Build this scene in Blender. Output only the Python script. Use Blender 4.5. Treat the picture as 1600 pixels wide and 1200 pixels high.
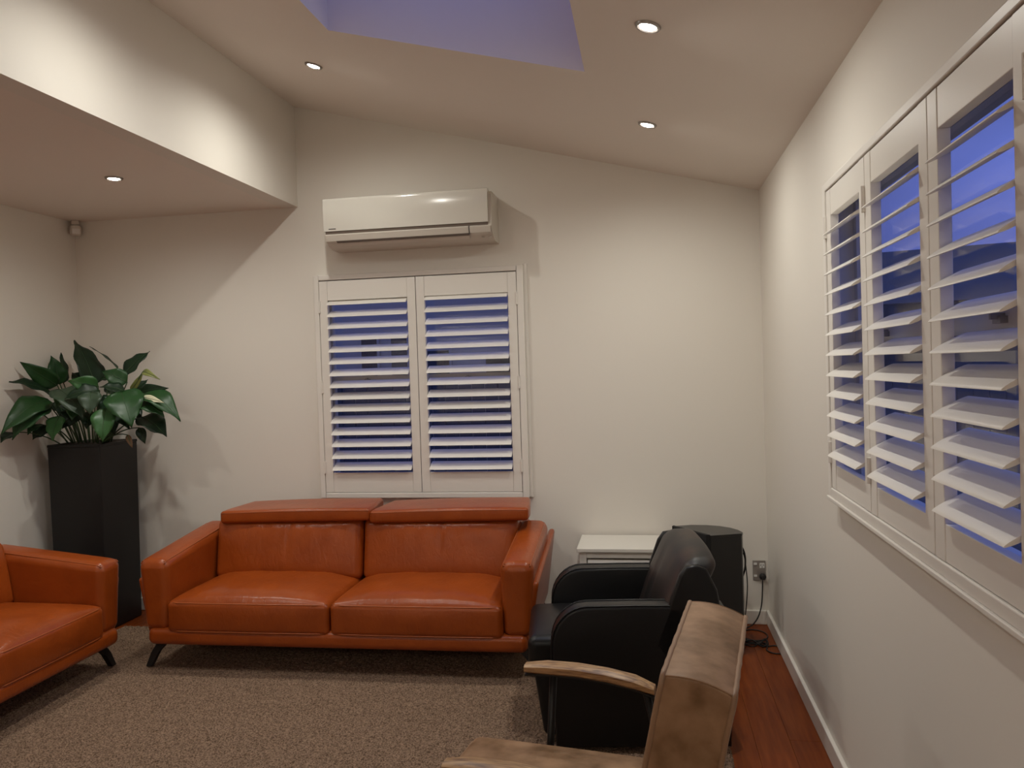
import bpy, math, random
from mathutils import Vector, Matrix
random.seed(7)
for o in list(bpy.data.objects): bpy.data.objects.remove(o)
SC = bpy.context.scene
COL = SC.collection
PI = math.pi
# ------------------------------------------------------------------ camera
cam_d = bpy.data.cameras.new('camera'); cam = bpy.data.objects.new('camera', cam_d); COL.objects.link(cam)
yaw = math.atan(210/1230); roll = 0.031; pitch = -math.atan(25/1230)
Rz = Matrix.Rotation(yaw, 3, 'Z')
fw = Rz @ Vector((0, math.cos(pitch), math.sin(pitch)))
up = Rz @ Vector((0, -math.sin(pitch), math.cos(pitch)))
rt = Rz @ Vector((1, 0, 0))
R_ = rt*math.cos(roll) - up*math.sin(roll); U_ = rt*math.sin(roll) + up*math.cos(roll)
m3 = Matrix((R_, U_, -fw)).transposed()
cam.matrix_world = Matrix.Translation((0, 0, 1.45)) @ m3.to_4x4()
cam_d.sensor_width = 36; cam_d.lens = 36*1230/1600; cam_d.clip_start = .02
SC.camera = cam
SC.view_settings.view_transform = 'Standard'; SC.view_settings.look = 'None'
SC.view_settings.gamma = 1; SC.view_settings.exposure = 0.0
try: SC.view_settings.use_curve_mapping = False
except Exception: pass
# ------------------------------------------------------------------ dusk sky
LAMP_W = 36.5            # power of one downlight
LAMP_C = (1.0, .985, .90)
W = bpy.data.worlds.new('dusk_sky'); SC.world = W; W.use_nodes = True
nt = W.node_tree; N = nt.nodes; L = nt.links
bg = N['Background']
tc = N.new('ShaderNodeTexCoord'); sep = N.new('ShaderNodeSeparateXYZ'); L.new(tc.outputs['Generated'], sep.inputs[0])
rp = N.new('ShaderNodeValToRGB')
rp.color_ramp.elements[0].position = 0.0; rp.color_ramp.elements[0].color = (.085, .105, .36, 1)
rp.color_ramp.elements[1].position = .55; rp.color_ramp.elements[1].color = (.14, .21, .68, 1)
L.new(sep.outputs['Z'], rp.inputs[0])
nz = N.new('ShaderNodeTexNoise'); nz.inputs['Scale'].default_value = 3.5; nz.inputs['Detail'].default_value = 5
mp = N.new('ShaderNodeMapping'); mp.inputs['Scale'].default_value = (1, 1, 3.0)
L.new(tc.outputs['Generated'], mp.inputs[0]); L.new(mp.outputs[0], nz.inputs['Vector'])
cr = N.new('ShaderNodeMapRange'); cr.inputs['From Min'].default_value = .3; cr.inputs['From Max'].default_value = .7
cr.inputs['To Min'].default_value = .82; cr.inputs['To Max'].default_value = 1.15
L.new(nz.outputs[0], cr.inputs[0])
mx = N.new('ShaderNodeMix'); mx.data_type = 'RGBA'; mx.blend_type = 'MULTIPLY'; mx.inputs[0].default_value = 1
L.new(rp.outputs[0], mx.inputs[6]); L.new(cr.outputs[0], mx.inputs[7])
L.new(mx.outputs[2], bg.inputs[0]); bg.inputs[1].default_value = 1.3

# ------------------------------------------------------------------ materials
def mat(name, col, rough=.5, metal=0, spec=.5, bump=None, var=None, coat=0, emit=None):
    """bump=(scale,strength,dist[,kind]); var=(scale,col2[,stretch,lo,hi])"""
    m = bpy.data.materials.new(name); m.use_nodes = True
    n = m.node_tree.nodes; l = m.node_tree.links; b = n['Principled BSDF']
    b.inputs['Base Color'].default_value = (*col, 1); b.inputs['Roughness'].default_value = rough
    b.inputs['Metallic'].default_value = metal; b.inputs['Specular IOR Level'].default_value = spec
    if coat: b.inputs['Coat Weight'].default_value = coat; b.inputs['Coat Roughness'].default_value = .15
    if emit: b.inputs['Emission Color'].default_value = (*emit[0], 1); b.inputs['Emission Strength'].default_value = emit[1]
    t = n.new('ShaderNodeTexCoord')
    if var:
        mpn = n.new('ShaderNodeMapping'); l.new(t.outputs['Object'], mpn.inputs[0])
        if len(var) > 2 and var[2]: mpn.inputs['Scale'].default_value = var[2]
        x = n.new('ShaderNodeTexNoise'); x.inputs['Scale'].default_value = var[0]; x.inputs['Detail'].default_value = 6
        l.new(mpn.outputs[0], x.inputs['Vector'])
        r = n.new('ShaderNodeValToRGB'); lo, hi = (var[3], var[4]) if len(var) > 3 else (.35, .65)
        r.color_ramp.elements[0].position = lo; r.color_ramp.elements[1].position = hi
        r.color_ramp.elements[0].color = (*col, 1); r.color_ramp.elements[1].color = (*var[1], 1)
        l.new(x.outputs[0], r.inputs[0]); l.new(r.outputs[0], b.inputs['Base Color'])
    if bump:
        kind = bump[3] if len(bump) > 3 else 'noise'
        if kind == 'voronoi':
            x = n.new('ShaderNodeTexVoronoi'); x.inputs['Scale'].default_value = bump[0]; out = x.outputs['Distance']
        else:
            x = n.new('ShaderNodeTexNoise'); x.inputs['Scale'].default_value = bump[0]; x.inputs['Detail'].default_value = 4; out = x.outputs[0]
        l.new(t.outputs['Object'], x.inputs['Vector'])
        bp = n.new('ShaderNodeBump'); bp.inputs['Strength'].default_value = bump[1]; bp.inputs['Distance'].default_value = bump[2]
        l.new(out, bp.inputs['Height']); l.new(bp.outputs[0], b.inputs['Normal'])
    return m
M = {}
M['wall'] = mat('wall_paint', (.79, .745, .675), .65, bump=(180, .06, .001))
M['ceil'] = mat('ceiling_paint', (.83, .76, .69), .75, bump=(180, .05, .001))
M['trim'] = mat('white_trim_paint', (.80, .76, .70), .38)
M['shutter'] = mat('white_shutter_paint', (.80, .76, .70), .36)
M['alu'] = mat('window_joinery_white', (.60, .58, .54), .35)
M['leather'] = mat('orange_leather', (.335, .066, .009), .30, spec=.4, bump=(260, .22, .0006, 'voronoi'), var=(7, (.28, .052, .007)))
_l = M['leather'].node_tree; _b = _l.nodes['Principled BSDF']; _old = _b.inputs['Normal'].links[0].from_socket
_t = _l.nodes.new('ShaderNodeTexCoord'); _m = _l.nodes.new('ShaderNodeMapping'); _m.inputs['Scale'].default_value = (1.6, .55, .9)
_n = _l.nodes.new('ShaderNodeTexNoise'); _n.inputs['Scale'].default_value = 22; _n.inputs['Detail'].default_value = 3; _n.inputs['Distortion'].default_value = .8
_p = _l.nodes.new('ShaderNodeBump'); _p.inputs['Strength'].default_value = .32; _p.inputs['Distance'].default_value = .006
_l.links.new(_t.outputs['Object'], _m.inputs[0]); _l.links.new(_m.outputs[0], _n.inputs['Vector']); _l.links.new(_n.outputs[0], _p.inputs['Height'])
_l.links.new(_old, _p.inputs['Normal']); _l.links.new(_p.outputs[0], _b.inputs['Normal'])
M['piping'] = mat('orange_leather_seam', (.34, .08, .018), .32)
M['black'] = mat('black_leather', (.006, .006, .0065), .36, spec=.32, bump=(240, .2, .0006, 'voronoi'))
M['blackback'] = mat('black_leather_brown_sheen', (.010, .009, .009), .42, spec=.4, bump=(240, .2, .0006, 'voronoi'), var=(9, (.045, .026, .02), (1, 1, .35), .45, .7))  # brown blotches put the reflected sheen of the backrest into the colour
M['tan'] = mat('distressed_tan_leather', (.15, .078, .032), .46, spec=.3, bump=(60, .25, .001), var=(12, (.36, .215, .12), None, .30, .66))
M['tanpipe'] = mat('tan_leather_piping', (.28, .165, .092), .45)
M['wood'] = mat('worn_timber', (.42, .25, .115), .4, bump=(40, .2, .001), var=(14, (.17, .085, .042), (1.2, 9, 9), .42, .66))
M['steel'] = mat('dark_steel', (.02, .02, .02), .45, metal=.6)
M['legblack'] = mat('black_leg', (.012, .011, .011), .4)
M['pot'] = mat('dark_planter', (.012, .0105, .010), .5, spec=.35, bump=(90, .1, .001))
M['soil'] = mat('potting_soil', (.03, .02, .013), .9, bump=(60, .8, .01))
M['leaf'] = [mat('leaf_green', (.016, .060, .015), .42, spec=.35, var=(26, (.014, .052, .014))),
             mat('leaf_dark', (.009, .028, .011), .45, spec=.3, var=(26, (.008, .022, .010))),
             mat('leaf_bright', (.028, .10, .026), .40, spec=.4, var=(26, (.028, .095, .025))),
             mat('leaf_grey', (.034, .062, .034), .45, spec=.4, var=(26, (.03, .055, .03))),
             mat('leaf_yellow', (.19, .21, .06), .45), mat('spathe_cream', (.62, .60, .42), .45), mat('leaf_dead', (.12, .06, .025), .7)]
M['stem'] = mat('plant_stem', (.03, .065, .02), .5)
M['acwhite'] = mat('glossy_cream_plastic', (.72, .69, .62), .14, coat=.6)
M['acmatt'] = mat('cream_plastic', (.62, .57, .50), .35)
M['dark'] = mat('dark_gap', (.03, .026, .024), .6)
M['gap'] = mat('brown_gap_shade', (.15, .115, .09), .5)  # flat brown stands for the shade inside the air conditioner's gaps
M['spk'] = mat('black_vinyl_cabinet', (.014, .013, .012), .30, bump=(300, .1, .0004))
M['cloth'] = mat('black_speaker_cloth', (.010, .010, .010), .85)
M['cable'] = mat('black_cable', (.014, .012, .012), .45)
M['silver'] = mat('brushed_silver', (.36, .33, .30), .35, metal=.55)
M['white'] = mat('white_plastic', (.78, .76, .72), .35)
M['rim'] = mat('downlight_rim', (.34, .31, .29), .3, metal=.85)
M['lamp'] = mat('lit_lamp_face', (1, 1, 1), .4, emit=((1, .93, .84), 40))
M['cab'] = mat('white_cabinet_paint', (.72, .69, .63), .4)
M['housewall'] = mat('pale_house_wall', (.44, .37, .30), .8)
M['housedark'] = mat('dark_house_wall', (.075, .075, .085), .8)
M['roof'] = mat('dark_roof', (.05, .05, .06), .8)
M['winDark'] = mat('dark_window_glass', (.01, .01, .015), .15)
M['paling'] = mat('weathered_paling', (.06, .06, .07), .85)
M['ground'] = mat('garden_ground', (.06, .065, .05), .95)
M['sub'] = mat('subfloor', (.10, .04, .02), .7)
# timber floor planks
def plank_mat(i):
    a = random.uniform(.8, 1.2)
    return mat('red_timber_plank', (.17*a, .030*a, .004*a), .45, spec=.2, var=(5, (.25*a, .058*a, .010*a), (10, .7, 1), .35, .7), bump=(40, .04, .001))
M['plank'] = [plank_mat(i) for i in range(4)]
# carpet: speckled
m = M['rug'] = mat('speckled_carpet', (.14, .10, .072), .95, spec=.1)
n = m.node_tree.nodes; l = m.node_tree.links; b = n['Principled BSDF']
t = n.new('ShaderNodeTexCoord'); x = n.new('ShaderNodeTexNoise'); x.inputs['Scale'].default_value = 170; x.inputs['Detail'].default_value = 3
l.new(t.outputs['Object'], x.inputs['Vector']); r = n.new('ShaderNodeValToRGB')
r.color_ramp.elements[0].position = .36; r.color_ramp.elements[0].color = (.100, .063, .041, 1)
r.color_ramp.elements[1].position = .66; r.color_ramp.elements[1].color = (.32, .215, .148, 1)
l.new(x.outputs[0], r.inputs[0]); l.new(r.outputs[0], b.inputs['Base Color'])
bp = n.new('ShaderNodeBump'); bp.inputs['Strength'].default_value = .6; bp.inputs['Distance'].default_value = .006
l.new(x.outputs[0], bp.inputs['Height']); l.new(bp.outputs[0], b.inputs['Normal'])
# clear glass pane (thin): fresnel mix of transparent and glossy
g = M['glass'] = bpy.data.materials.new('window_glass'); g.use_nodes = True
n = g.node_tree.nodes; l = g.node_tree.links; n.remove(n['Principled BSDF'])
tr = n.new('ShaderNodeBsdfTransparent'); gl = n.new('ShaderNodeBsdfGlossy'); gl.inputs['Roughness'].default_value = .01
fr = n.new('ShaderNodeFresnel'); geo = n.new('ShaderNodeNewGeometry'); ior = n.new('ShaderNodeMapRange')
ior.inputs['To Min'].default_value = 1.5; ior.inputs['To Max'].default_value = 1/1.5      # same outside index seen from either face
l.new(geo.outputs['Backfacing'], ior.inputs[0]); l.new(ior.outputs[0], fr.inputs[0]); ms = n.new('ShaderNodeMixShader')
l.new(fr.outputs[0], ms.inputs[0]); l.new(tr.outputs[0], ms.inputs[1]); l.new(gl.outputs[0], ms.inputs[2])
l.new(ms.outputs[0], n['Material Output'].inputs[0])

# ------------------------------------------------------------------ mesh helpers
class MB:
    def __init__(s): s.v = []; s.f = []
    def add(s, vs, fs):
        o = len(s.v); s.v += [tuple(p) for p in vs]; s.f += [tuple(i+o for i in f) for f in fs]; return s
    def box(s, x0, x1, y0, y1, z0, z1):
        v = [(x, y, z) for z in (z0, z1) for y in (y0, y1) for x in (x0, x1)]
        return s.add(v, [(0, 2, 3, 1), (4, 5, 7, 6), (0, 1, 5, 4), (2, 6, 7, 3), (0, 4, 6, 2), (1, 3, 7, 5)])
    def cbox(s, x0, x1, y0, y1, z0, z1, c=.004, fn=None):
        """chamfered box"""
        return s.soft((x1-x0, y1-y0, z1-z0), c, ((x0+x1)/2, (y0+y1)/2, (z0+z1)/2), 1, 1, fn)
    def soft(s, size, r, ctr=(0, 0, 0), nin=6, nr=3, fn=None):
        """rounded box on a grid; fn(p, n) deforms a point given normalised coords"""
        h = [a/2 for a in size]; r = min(r, *[a*.999 for a in h])
        def axis(hh, k):
            i = hh-r; k = max(1, k)
            e = [r*math.tan(PI/4*j/nr) for j in range(1, nr+1)]
            return [-i-a for a in reversed(e)] + [(-i+2*i*j/k) for j in range(k+1)] + [i+a for a in e]
        ns = nin if isinstance(nin, (tuple, list)) else (nin,)*3
        A = [axis(h[k], ns[k]) for k in range(3)]
        idx = {}; vs = []; fs = []
        def vert(i, j, k):
            key = (i, j, k)
            if key in idx: return idx[key]
            p = [A[0][i], A[1][j], A[2][k]]
            q = [max(-(h[c]-r), min(h[c]-r, p[c])) for c in range(3)]
            d = Vector([p[c]-q[c] for c in range(3)]); d.normalize()
            pt = [q[c]+d[c]*r for c in range(3)]
            nn = [pt[c]/h[c] for c in range(3)]
            if fn: pt = fn(list(pt), nn)
            vs.append((pt[0]+ctr[0], pt[1]+ctr[1], pt[2]+ctr[2])); idx[key] = len(vs)-1; return idx[key]
        n0, n1, n2 = [len(a)-1 for a in A]
        for i in range(n0):
            for j in range(n1):
                fs.append((vert(i, j, 0), vert(i, j+1, 0), vert(i+1, j+1, 0), vert(i+1, j, 0)))
                fs.append((vert(i, j, n2), vert(i+1, j, n2), vert(i+1, j+1, n2), vert(i, j+1, n2)))
        for i in range(n0):
            for k in range(n2):
                fs.append((vert(i, 0, k), vert(i+1, 0, k), vert(i+1, 0, k+1), vert(i, 0, k+1)))
                fs.append((vert(i, n1, k), vert(i, n1, k+1), vert(i+1, n1, k+1), vert(i+1, n1, k)))
        for j in range(n1):
            for k in range(n2):
                fs.append((vert(0, j, k), vert(0, j, k+1), vert(0, j+1, k+1), vert(0, j+1, k)))
                fs.append((vert(n0, j, k), vert(n0, j+1, k), vert(n0, j+1, k+1), vert(n0, j, k+1)))
        return s.add(vs, fs)
    def tube(s, pts, r, seg=8, cap=True, closed=False):
        pts = [Vector(p) for p in pts]; n = len(pts); rings = []
        rr = r if isinstance(r, (list, tuple)) else [r]*n
        prev = None
        for i, p in enumerate(pts):
            if closed: d = pts[(i+1) % n]-pts[i-1]
            else: d = pts[min(i+1, n-1)]-pts[max(i-1, 0)]
            d.normalize()
            if prev is None:
                a = d.orthogonal().normalized()
            else:
                a = prev - d*prev.dot(d)
                a = a.normalized() if a.length > 1e-6 else d.orthogonal().normalized()
            prev = a; b = d.cross(a)
            rings.append([p+(a*math.cos(2*PI*k/seg)+b*math.sin(2*PI*k/seg))*rr[i] for k in range(seg)])
        vs = [q for ring in rings for q in ring]; fs = []
        for i in range(n if closed else n-1):
            j = (i+1) % n
            for k in range(seg):
                k2 = (k+1) % seg
                fs.append((i*seg+k, i*seg+k2, j*seg+k2, j*seg+k))
        if cap and not closed:
            fs.append(tuple(reversed(range(seg)))); fs.append(tuple((n-1)*seg+k for k in range(seg)))
        return s.add(vs, fs)
    def lathe(s, prof, ctr=(0, 0, 0), seg=24, axis='z'):
        vs = []; fs = []; n = len(prof)
        for r, z in prof:
            for k in range(seg):
                a = 2*PI*k/seg; c = (r*math.cos(a), r*math.sin(a), z)
                if axis == 'y': c = (c[0], -c[2], c[1])
                vs.append((c[0]+ctr[0], c[1]+ctr[1], c[2]+ctr[2]))
        for i in range(n-1):
            for k in range(seg):
                k2 = (k+1) % seg; fs.append((i*seg+k, i*seg+k2, (i+1)*seg+k2, (i+1)*seg+k))
        fs.append(tuple(reversed(range(seg)))); fs.append(tuple((n-1)*seg+k for k in range(seg)))
        return s.add(vs, fs)
    def prism(s, poly, z0, z1, plane='xy'):
        n = len(poly)
        def P(a, b, c): return {'xy': (a, b, c), 'yz': (c, a, b), 'xz': (a, c, b)}[plane]
        vs = [P(a, b, z0) for a, b in poly]+[P(a, b, z1) for a, b in poly]
        fs = [tuple(reversed(range(n))), tuple(range(n, 2*n))]+[(i, (i+1) % n, (i+1) % n+n, i+n) for i in range(n)]
        return s.add(vs, fs)
    def mesh(s, name, m, smooth=False, ang=None):
        me = bpy.data.meshes.new(name); me.from_pydata(s.v, [], s.f); me.materials.append(m)
        import bmesh
        bm = bmesh.new(); bm.from_mesh(me); bmesh.ops.recalc_face_normals(bm, faces=bm.faces[:]); bm.to_mesh(me); bm.free()
        if smooth:
            me.polygons.foreach_set('use_smooth', [True]*len(me.polygons))
            if ang: me.set_sharp_from_angle(angle=math.radians(ang))
        return me
    def build(s, name, m, parent=None, smooth=False, ang=None, loc=None, rot=None):
        o = bpy.data.objects.new(name, s.mesh(name, m, smooth, ang)); COL.objects.link(o)
        if parent: o.parent = parent
        if loc: o.location = loc
        if rot: o.rotation_euler = rot
        return o
def inst(name, me, parent, loc=(0, 0, 0), rot=(0, 0, 0)):
    o = bpy.data.objects.new(name, me); COL.objects.link(o); o.parent = parent; o.location = loc; o.rotation_euler = rot; return o
def thing(name, label, cat, loc=(0, 0, 0), rotz=0, group=None):
    o = bpy.data.objects.new(name, None); COL.objects.link(o); o.location = loc; o.rotation_euler = (0, 0, rotz)
    o.empty_display_size = .1; o['label'] = label; o['category'] = cat
    if group: o['group'] = group
    return o
def struct(o): o['kind'] = 'structure'; return o
def sempty(name): o = bpy.data.objects.new(name, None); COL.objects.link(o); return struct(o)
def copy_tree(o, parent=None):
    c = o.copy(); COL.objects.link(c); c.parent = parent
    for ch in list(o.children): copy_tree(ch, c)
    return c

# ------------------------------------------------------------------ room shell
XR, YB, XL, YF = .631, 4.468, -3.535, -2.6
XB, ZL = -2.034, 2.455                 # bulkhead face, lower ceiling
def zc(x): return 3.053-.255*(x-XB)    # sloped ceiling height
WT = .11
# openings: back window hole, right window hole
BW = (-1.905, -.714, .74, 2.0)         # x0,x1,z0,z1
RW = (1.36, 2.79, 1.01, 2.0)           # y0,y1,z0,z1
w = MB(); T = 3.4
w.box(XL-.1, BW[0], YB, YB+WT, -.05, T).box(BW[1], XR+WT, YB, YB+WT, -.05, T)
w.box(BW[0], BW[1], YB, YB+WT, -.05, BW[2]).box(BW[0], BW[1], YB, YB+WT, BW[3], T)
struct(w.build('wall_back', M['wall']))
w = MB()
w.box(XR, XR+WT, YF, RW[0], -.05, 2.6).box(XR, XR+WT, RW[1], YB, -.05, 2.6)
w.box(XR, XR+WT, RW[0], RW[1], -.05, RW[2]).box(XR, XR+WT, RW[0], RW[1], RW[3], 2.6)
struct(w.build('wall_right', M['wall']))
struct(MB().box(XL-.1, XL, YF, YB, -.05, T).build('wall_left', M['wall']))
struct(MB().box(XL-.1, XR+WT, YF-.1, YF, -.05, T).build('wall_front', M['wall']))
struct(MB().box(XB-.1, XB, YF, YB, ZL, T).build('wall_bulkhead', M['wall']))
struct(MB().box(XL, XB-.1, YF, YB, ZL, ZL+.1).build('ceiling_lower', M['ceil']))
# sloped ceiling with skylight hole and shaft
SK = (-1.241, -.203, 1.75, 3.077)
c = MB()
def slab(x0, x1, y0, y1):
    c.add([(x0, y0, zc(x0)), (x1, y0, zc(x1)), (x1, y1, zc(x1)), (x0, y1, zc(x0)),
           (x0, y0, zc(x0)+.08), (x1, y0, zc(x1)+.08), (x1, y1, zc(x1)+.08), (x0, y1, zc(x0)+.08)],
          [(0, 3, 2, 1), (4, 5, 6, 7), (0, 1, 5, 4), (1, 2, 6, 5), (2, 3, 7, 6), (3, 0, 4, 7)])
slab(XB, SK[0], YF, YB); slab(SK[1], XR+.02, YF, YB); slab(SK[0], SK[1], YF, SK[2]); slab(SK[0], SK[1], SK[3], YB)
struct(c.build('ceiling', M['ceil']))
s = MB(); ZT = .50
for (x0, x1, y0, y1) in ((SK[0]-.03, SK[0], SK[2]-.03, SK[3]+.03), (SK[1], SK[1]+.03, SK[2]-.03, SK[3]+.03), (SK[0], SK[1], SK[3], SK[3]+.03), (SK[0], SK[1], SK[2]-.03, SK[2])):
    s.add([(x0, y0, zc(x0)+.08), (x1, y0, zc(x1)+.08), (x1, y1, zc(x1)+.08), (x0, y1, zc(x0)+.08), (x0, y0, zc(x0)+ZT), (x1, y0, zc(x1)+ZT), (x1, y1, zc(x1)+ZT), (x0, y1, zc(x0)+ZT)],
          [(0, 3, 2, 1), (4, 5, 6, 7), (0, 1, 5, 4), (1, 2, 6, 5), (2, 3, 7, 6), (3, 0, 4, 7)])
w3 = sempty('window_3')
s.build('skylight_shaft', M['ceil'], w3)
x0, x1, y0, y1 = SK; k = .045
def tilted(mb, X0, X1, Y0_, Y1_, a_, b_):
    q = [(X0, Y0_), (X1, Y0_), (X1, Y1_), (X0, Y1_)]
    return mb.add([(X, Y, zc(X)+a_) for X, Y in q]+[(X, Y, zc(X)+b_) for X, Y in q], [(0, 3, 2, 1), (4, 5, 6, 7), (0, 1, 5, 4), (1, 2, 6, 5), (2, 3, 7, 6), (3, 0, 4, 7)])
fz = MB()
for q in ((x0-.03, x0+k, y0-.03, y1+.03), (x1-k, x1+.03, y0-.03, y1+.03), (x0+k, x1-k, y0-.03, y0+k), (x0+k, x1-k, y1-k, y1+.03)): tilted(fz, *q, ZT, ZT+.05)
fz.build('skylight_frame', M['alu'], w3)
tilted(MB(), x0+k, x1-k, y0+k, y1-k, ZT+.02, ZT+.026).build('pane', M['glass'], w3)
# floor: subfloor + planks (run along the room) where the rug leaves them bare
fl = struct(MB().box(XL-.1, XR+WT, YF-.1, YB+WT, -.06, -.014).build('floor', M['sub']))
PW = .13
def plank(x0, x1, y0, y1, i):
    g_ = .0004
    MB().cbox(x0+g_, x1-g_, y0+g_, y1-g_, -.014, 0, .0007).build('plank', M['plank'][i % 4], fl)
x = XR; i = 0
while x > XL+.001:
    x0 = max(x-PW, XL)
    if x > .15:
        off = (i*1.37) % 1.9
        ys = [YF]+[y for y in (YF+off+k*1.9 for k in range(0, 5)) if YF+.3 < y < YB-.3]+[YB]
        for a, b_ in zip(ys, ys[1:]): plank(x0, x, a, b_, i+int(a*3))
    else:
        plank(x0, x, 3.95, YB, i); plank(x0, x, YF, .95, i+1)
    if x0 < -2.9: plank(x0, x, .95, 3.95, i+2)
    x = x0; i += 1
# baseboards
def bb(name, x0, x1, y0, y1):
    struct(MB().cbox(x0, x1, y0, y1, 0, .078, .004).build(name, M['trim']))
bb('baseboard_back', XL, XR-.016, YB-.016, YB); bb('baseboard_right', XR-.016, XR, YF, YB); bb('baseboard_left', XL, XL+.016, YF, YB-.016)

# ------------------------------------------------------------------ windows and shutters
def frame_parts(root, horiz, u0, u1, z0, z1, wallp, outer, zt):
    """glazing inside the wall opening: outer frame, transom, two panes. horiz 'x' (back) or 'y' (right)"""
    a, b_ = wallp+.062, wallp+.105
    def bx(mb, U0, U1, D0, D1, Z0, Z1):
        return mb.box(U0, U1, D0, D1, Z0, Z1) if horiz == 'x' else mb.box(D0, D1, U0, U1, Z0, Z1)
    f = MB(); k = .038
    bx(f, u0, u0+k, a, b_, z0, z1); bx(f, u1-k, u1, a, b_, z0, z1); bx(f, u0+k, u1-k, a, b_, z0, z0+k); bx(f, u0+k, u1-k, a, b_, z1-k, z1)
    f.build('window_frame', M['alu'], root)
    bx(MB(), u0+k, u1-k, a-.008, b_, zt-.024, zt+.024).build('transom', M['alu'], root)
    for (p, q) in ((z0+k, zt-.024), (zt+.024, z1-k)):
        bx(MB(), u0+k, u1-k, a+.02, a+.025, p, q).build('pane', M['glass'], root)
    for t_ in (.2, .72):
        u = u0+(u1-u0)*t_
        lt = MB(); bx(lt, u, u+.035, a-.022, a-.008, zt-.008, zt+.006)
        bx(lt, u+.012, u+.02, a-.034, a-.008, zt+.0, zt+.012); lt.build('latch', M['silver'], root)
w1 = sempty('window_1'); w2 = sempty('window_2')
frame_parts(w1, 'x', BW[0], BW[1], BW[2], BW[3], YB, 1, 1.405)
frame_parts(w2, 'y', RW[0], RW[1], RW[2], RW[3], XR, 1, 1.515)
# architraves / shutter frames
FB = YB-.036
f = MB(); X0, X1, Z0, Z1 = -1.938, -.675, .706, 2.034
f.cbox(X0, BW[0]-.001, FB, YB, Z0, Z1, .004).cbox(BW[1]+.001, X1, FB, YB, Z0, Z1, .004)
f.cbox(BW[0], BW[1], FB, YB, Z0, BW[2]-.002, .004).cbox(BW[0], BW[1], FB, YB, BW[3]+.004, Z1, .004)
f.cbox(X1, X1+.018, YB-.014, YB, Z0, Z1+.01, .003)
f.build('architrave', M['trim'], w1)
FR = XR-.03
f = MB(); Y0, Y1, Z0, Z1 = 1.31, 2.812, .985, 2.03
f.cbox(FR, XR, RW[1]-.012, Y1, Z0, Z1, .003).cbox(FR, XR, Y0, RW[0]-.001, Z0, Z1, .003)
f.cbox(FR, XR, RW[0], RW[1]-.012, Z0, RW[2]+.005, .003).cbox(FR, XR, RW[0], RW[1]-.012, RW[3]+.005, Z1, .003)
f.build('architrave', M['trim'], w2)
MB().cbox(XR-.036, XR, Y0-.004, Y1+.004, Z0-.012, Z0-.0005, .002).build('window_ledge', M['trim'], w2)

def shutter(root_name, label, horiz, u0, u1, z0, z1, face, stile, rt_, rb_, nsl, ztop, zbot, tilt, hinge_side):
    """panel built in local coords: u along width, d = depth behind the room face, z up"""
    if horiz == 'x': root = thing(root_name, label, 'shutter', ((u0+u1)/2, face, z0), 0, 'plantation shutter panels')
    else: root = thing(root_name, label, 'shutter', (face, (u0+u1)/2, z0), -PI/2, 'plantation shutter panels')
    hw = (u1-u0)/2-.002; Hh = z1-z0; th = .027
    st = MB().cbox(0, stile, 0, th, 0, Hh, .002).mesh('stile', M['shutter'])
    inst('stile', st, root, (-hw, 0, 0)); inst('stile', st, root, (hw-stile, 0, 0))
    MB().cbox(-hw+stile+.0006, hw-stile-.0006, .0015, th-.001, Hh-rt_, Hh, .0015).build('top_rail', M['shutter'], root)
    MB().cbox(-hw+stile+.0006, hw-stile-.0006, .0015, th-.001, 0, rb_, .0015).build('bottom_rail', M['shutter'], root)
    # one elliptical blade, shared by all
    sw = .088; n = 10; pr = []
    for k in range(2*n):
        a = PI*k/n; pr.append((sw/2*math.cos(a)*(1 if abs(math.cos(a)) < .98 else 1), .0052*math.sin(a)))
    ct, sn = math.cos(tilt), math.sin(tilt)
    # room edge (negative depth) lower
    poly = [(d*ct - z*sn, d*sn + z*ct) for d, z in pr]
    sl = MB().prism(poly, -hw+stile+.003, hw-stile-.003, 'yz').mesh('slat', M['shutter'], True, 40)
    for i in range(nsl):
        z = ztop+(zbot-ztop)*i/(nsl-1)
        inst('slat', sl, root, (0, th/2, z-z0))
    hg = MB().cbox(-.007, .007, -.006, .004, -.036, .036, .0015).tube([(0, -.006, -.036), (0, -.006, .036)], .0045, 8).mesh('hinge', M['trim'])
    hs = -hw-.001 if hinge_side < 0 else hw+.001
    for zz in ((.12, .5, .88) if Hh > 1.1 else (.12, .88)): inst('hinge', hg, root, (hs, 0, Hh*zz))
    return root
TL = math.radians(28); dz = .044*math.sin(TL)
shutter('shutter_panel', 'left white louvred shutter panel of the window above the orange sofa', 'x', -1.905, -1.310, .74, 1.998, FB+.002, .05, .115, .118, 15, 1.853+dz, .874+dz, TL, -1)
shutter('shutter_panel', 'right white louvred shutter panel of the window above the orange sofa', 'x', -1.310, -.714, .74, 1.998, FB+.002, .05, .115, .118, 15, 1.857+dz, .874+dz, TL, 1)
# right wall: u runs along -y after the -90 degree turn, so hinge -1 = far edge
RF = FR+.004
shutter('shutter_panel', 'farthest shutter panel on the right wall, nearest the room corner', 'y', 2.31, 2.775, 1.017, 2.002, RF, .055, .085, .08, 12, 1.850+dz, 1.130+dz, TL, -1)
shutter('shutter_panel', 'middle of the three louvred shutter panels on the right wall', 'y', 1.82, 2.31, 1.017, 2.002, RF, .055, .085, .08, 12, 1.848+dz, 1.127+dz, TL, -1)
shutter('shutter_panel', 'closest and largest-looking shutter panel on the right wall, with blue sky behind', 'y', 1.365, 1.82, 1.017, 2.002, RF, .055, .085, .08, 12, 1.846+dz, 1.125+dz, TL, 1)

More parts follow.
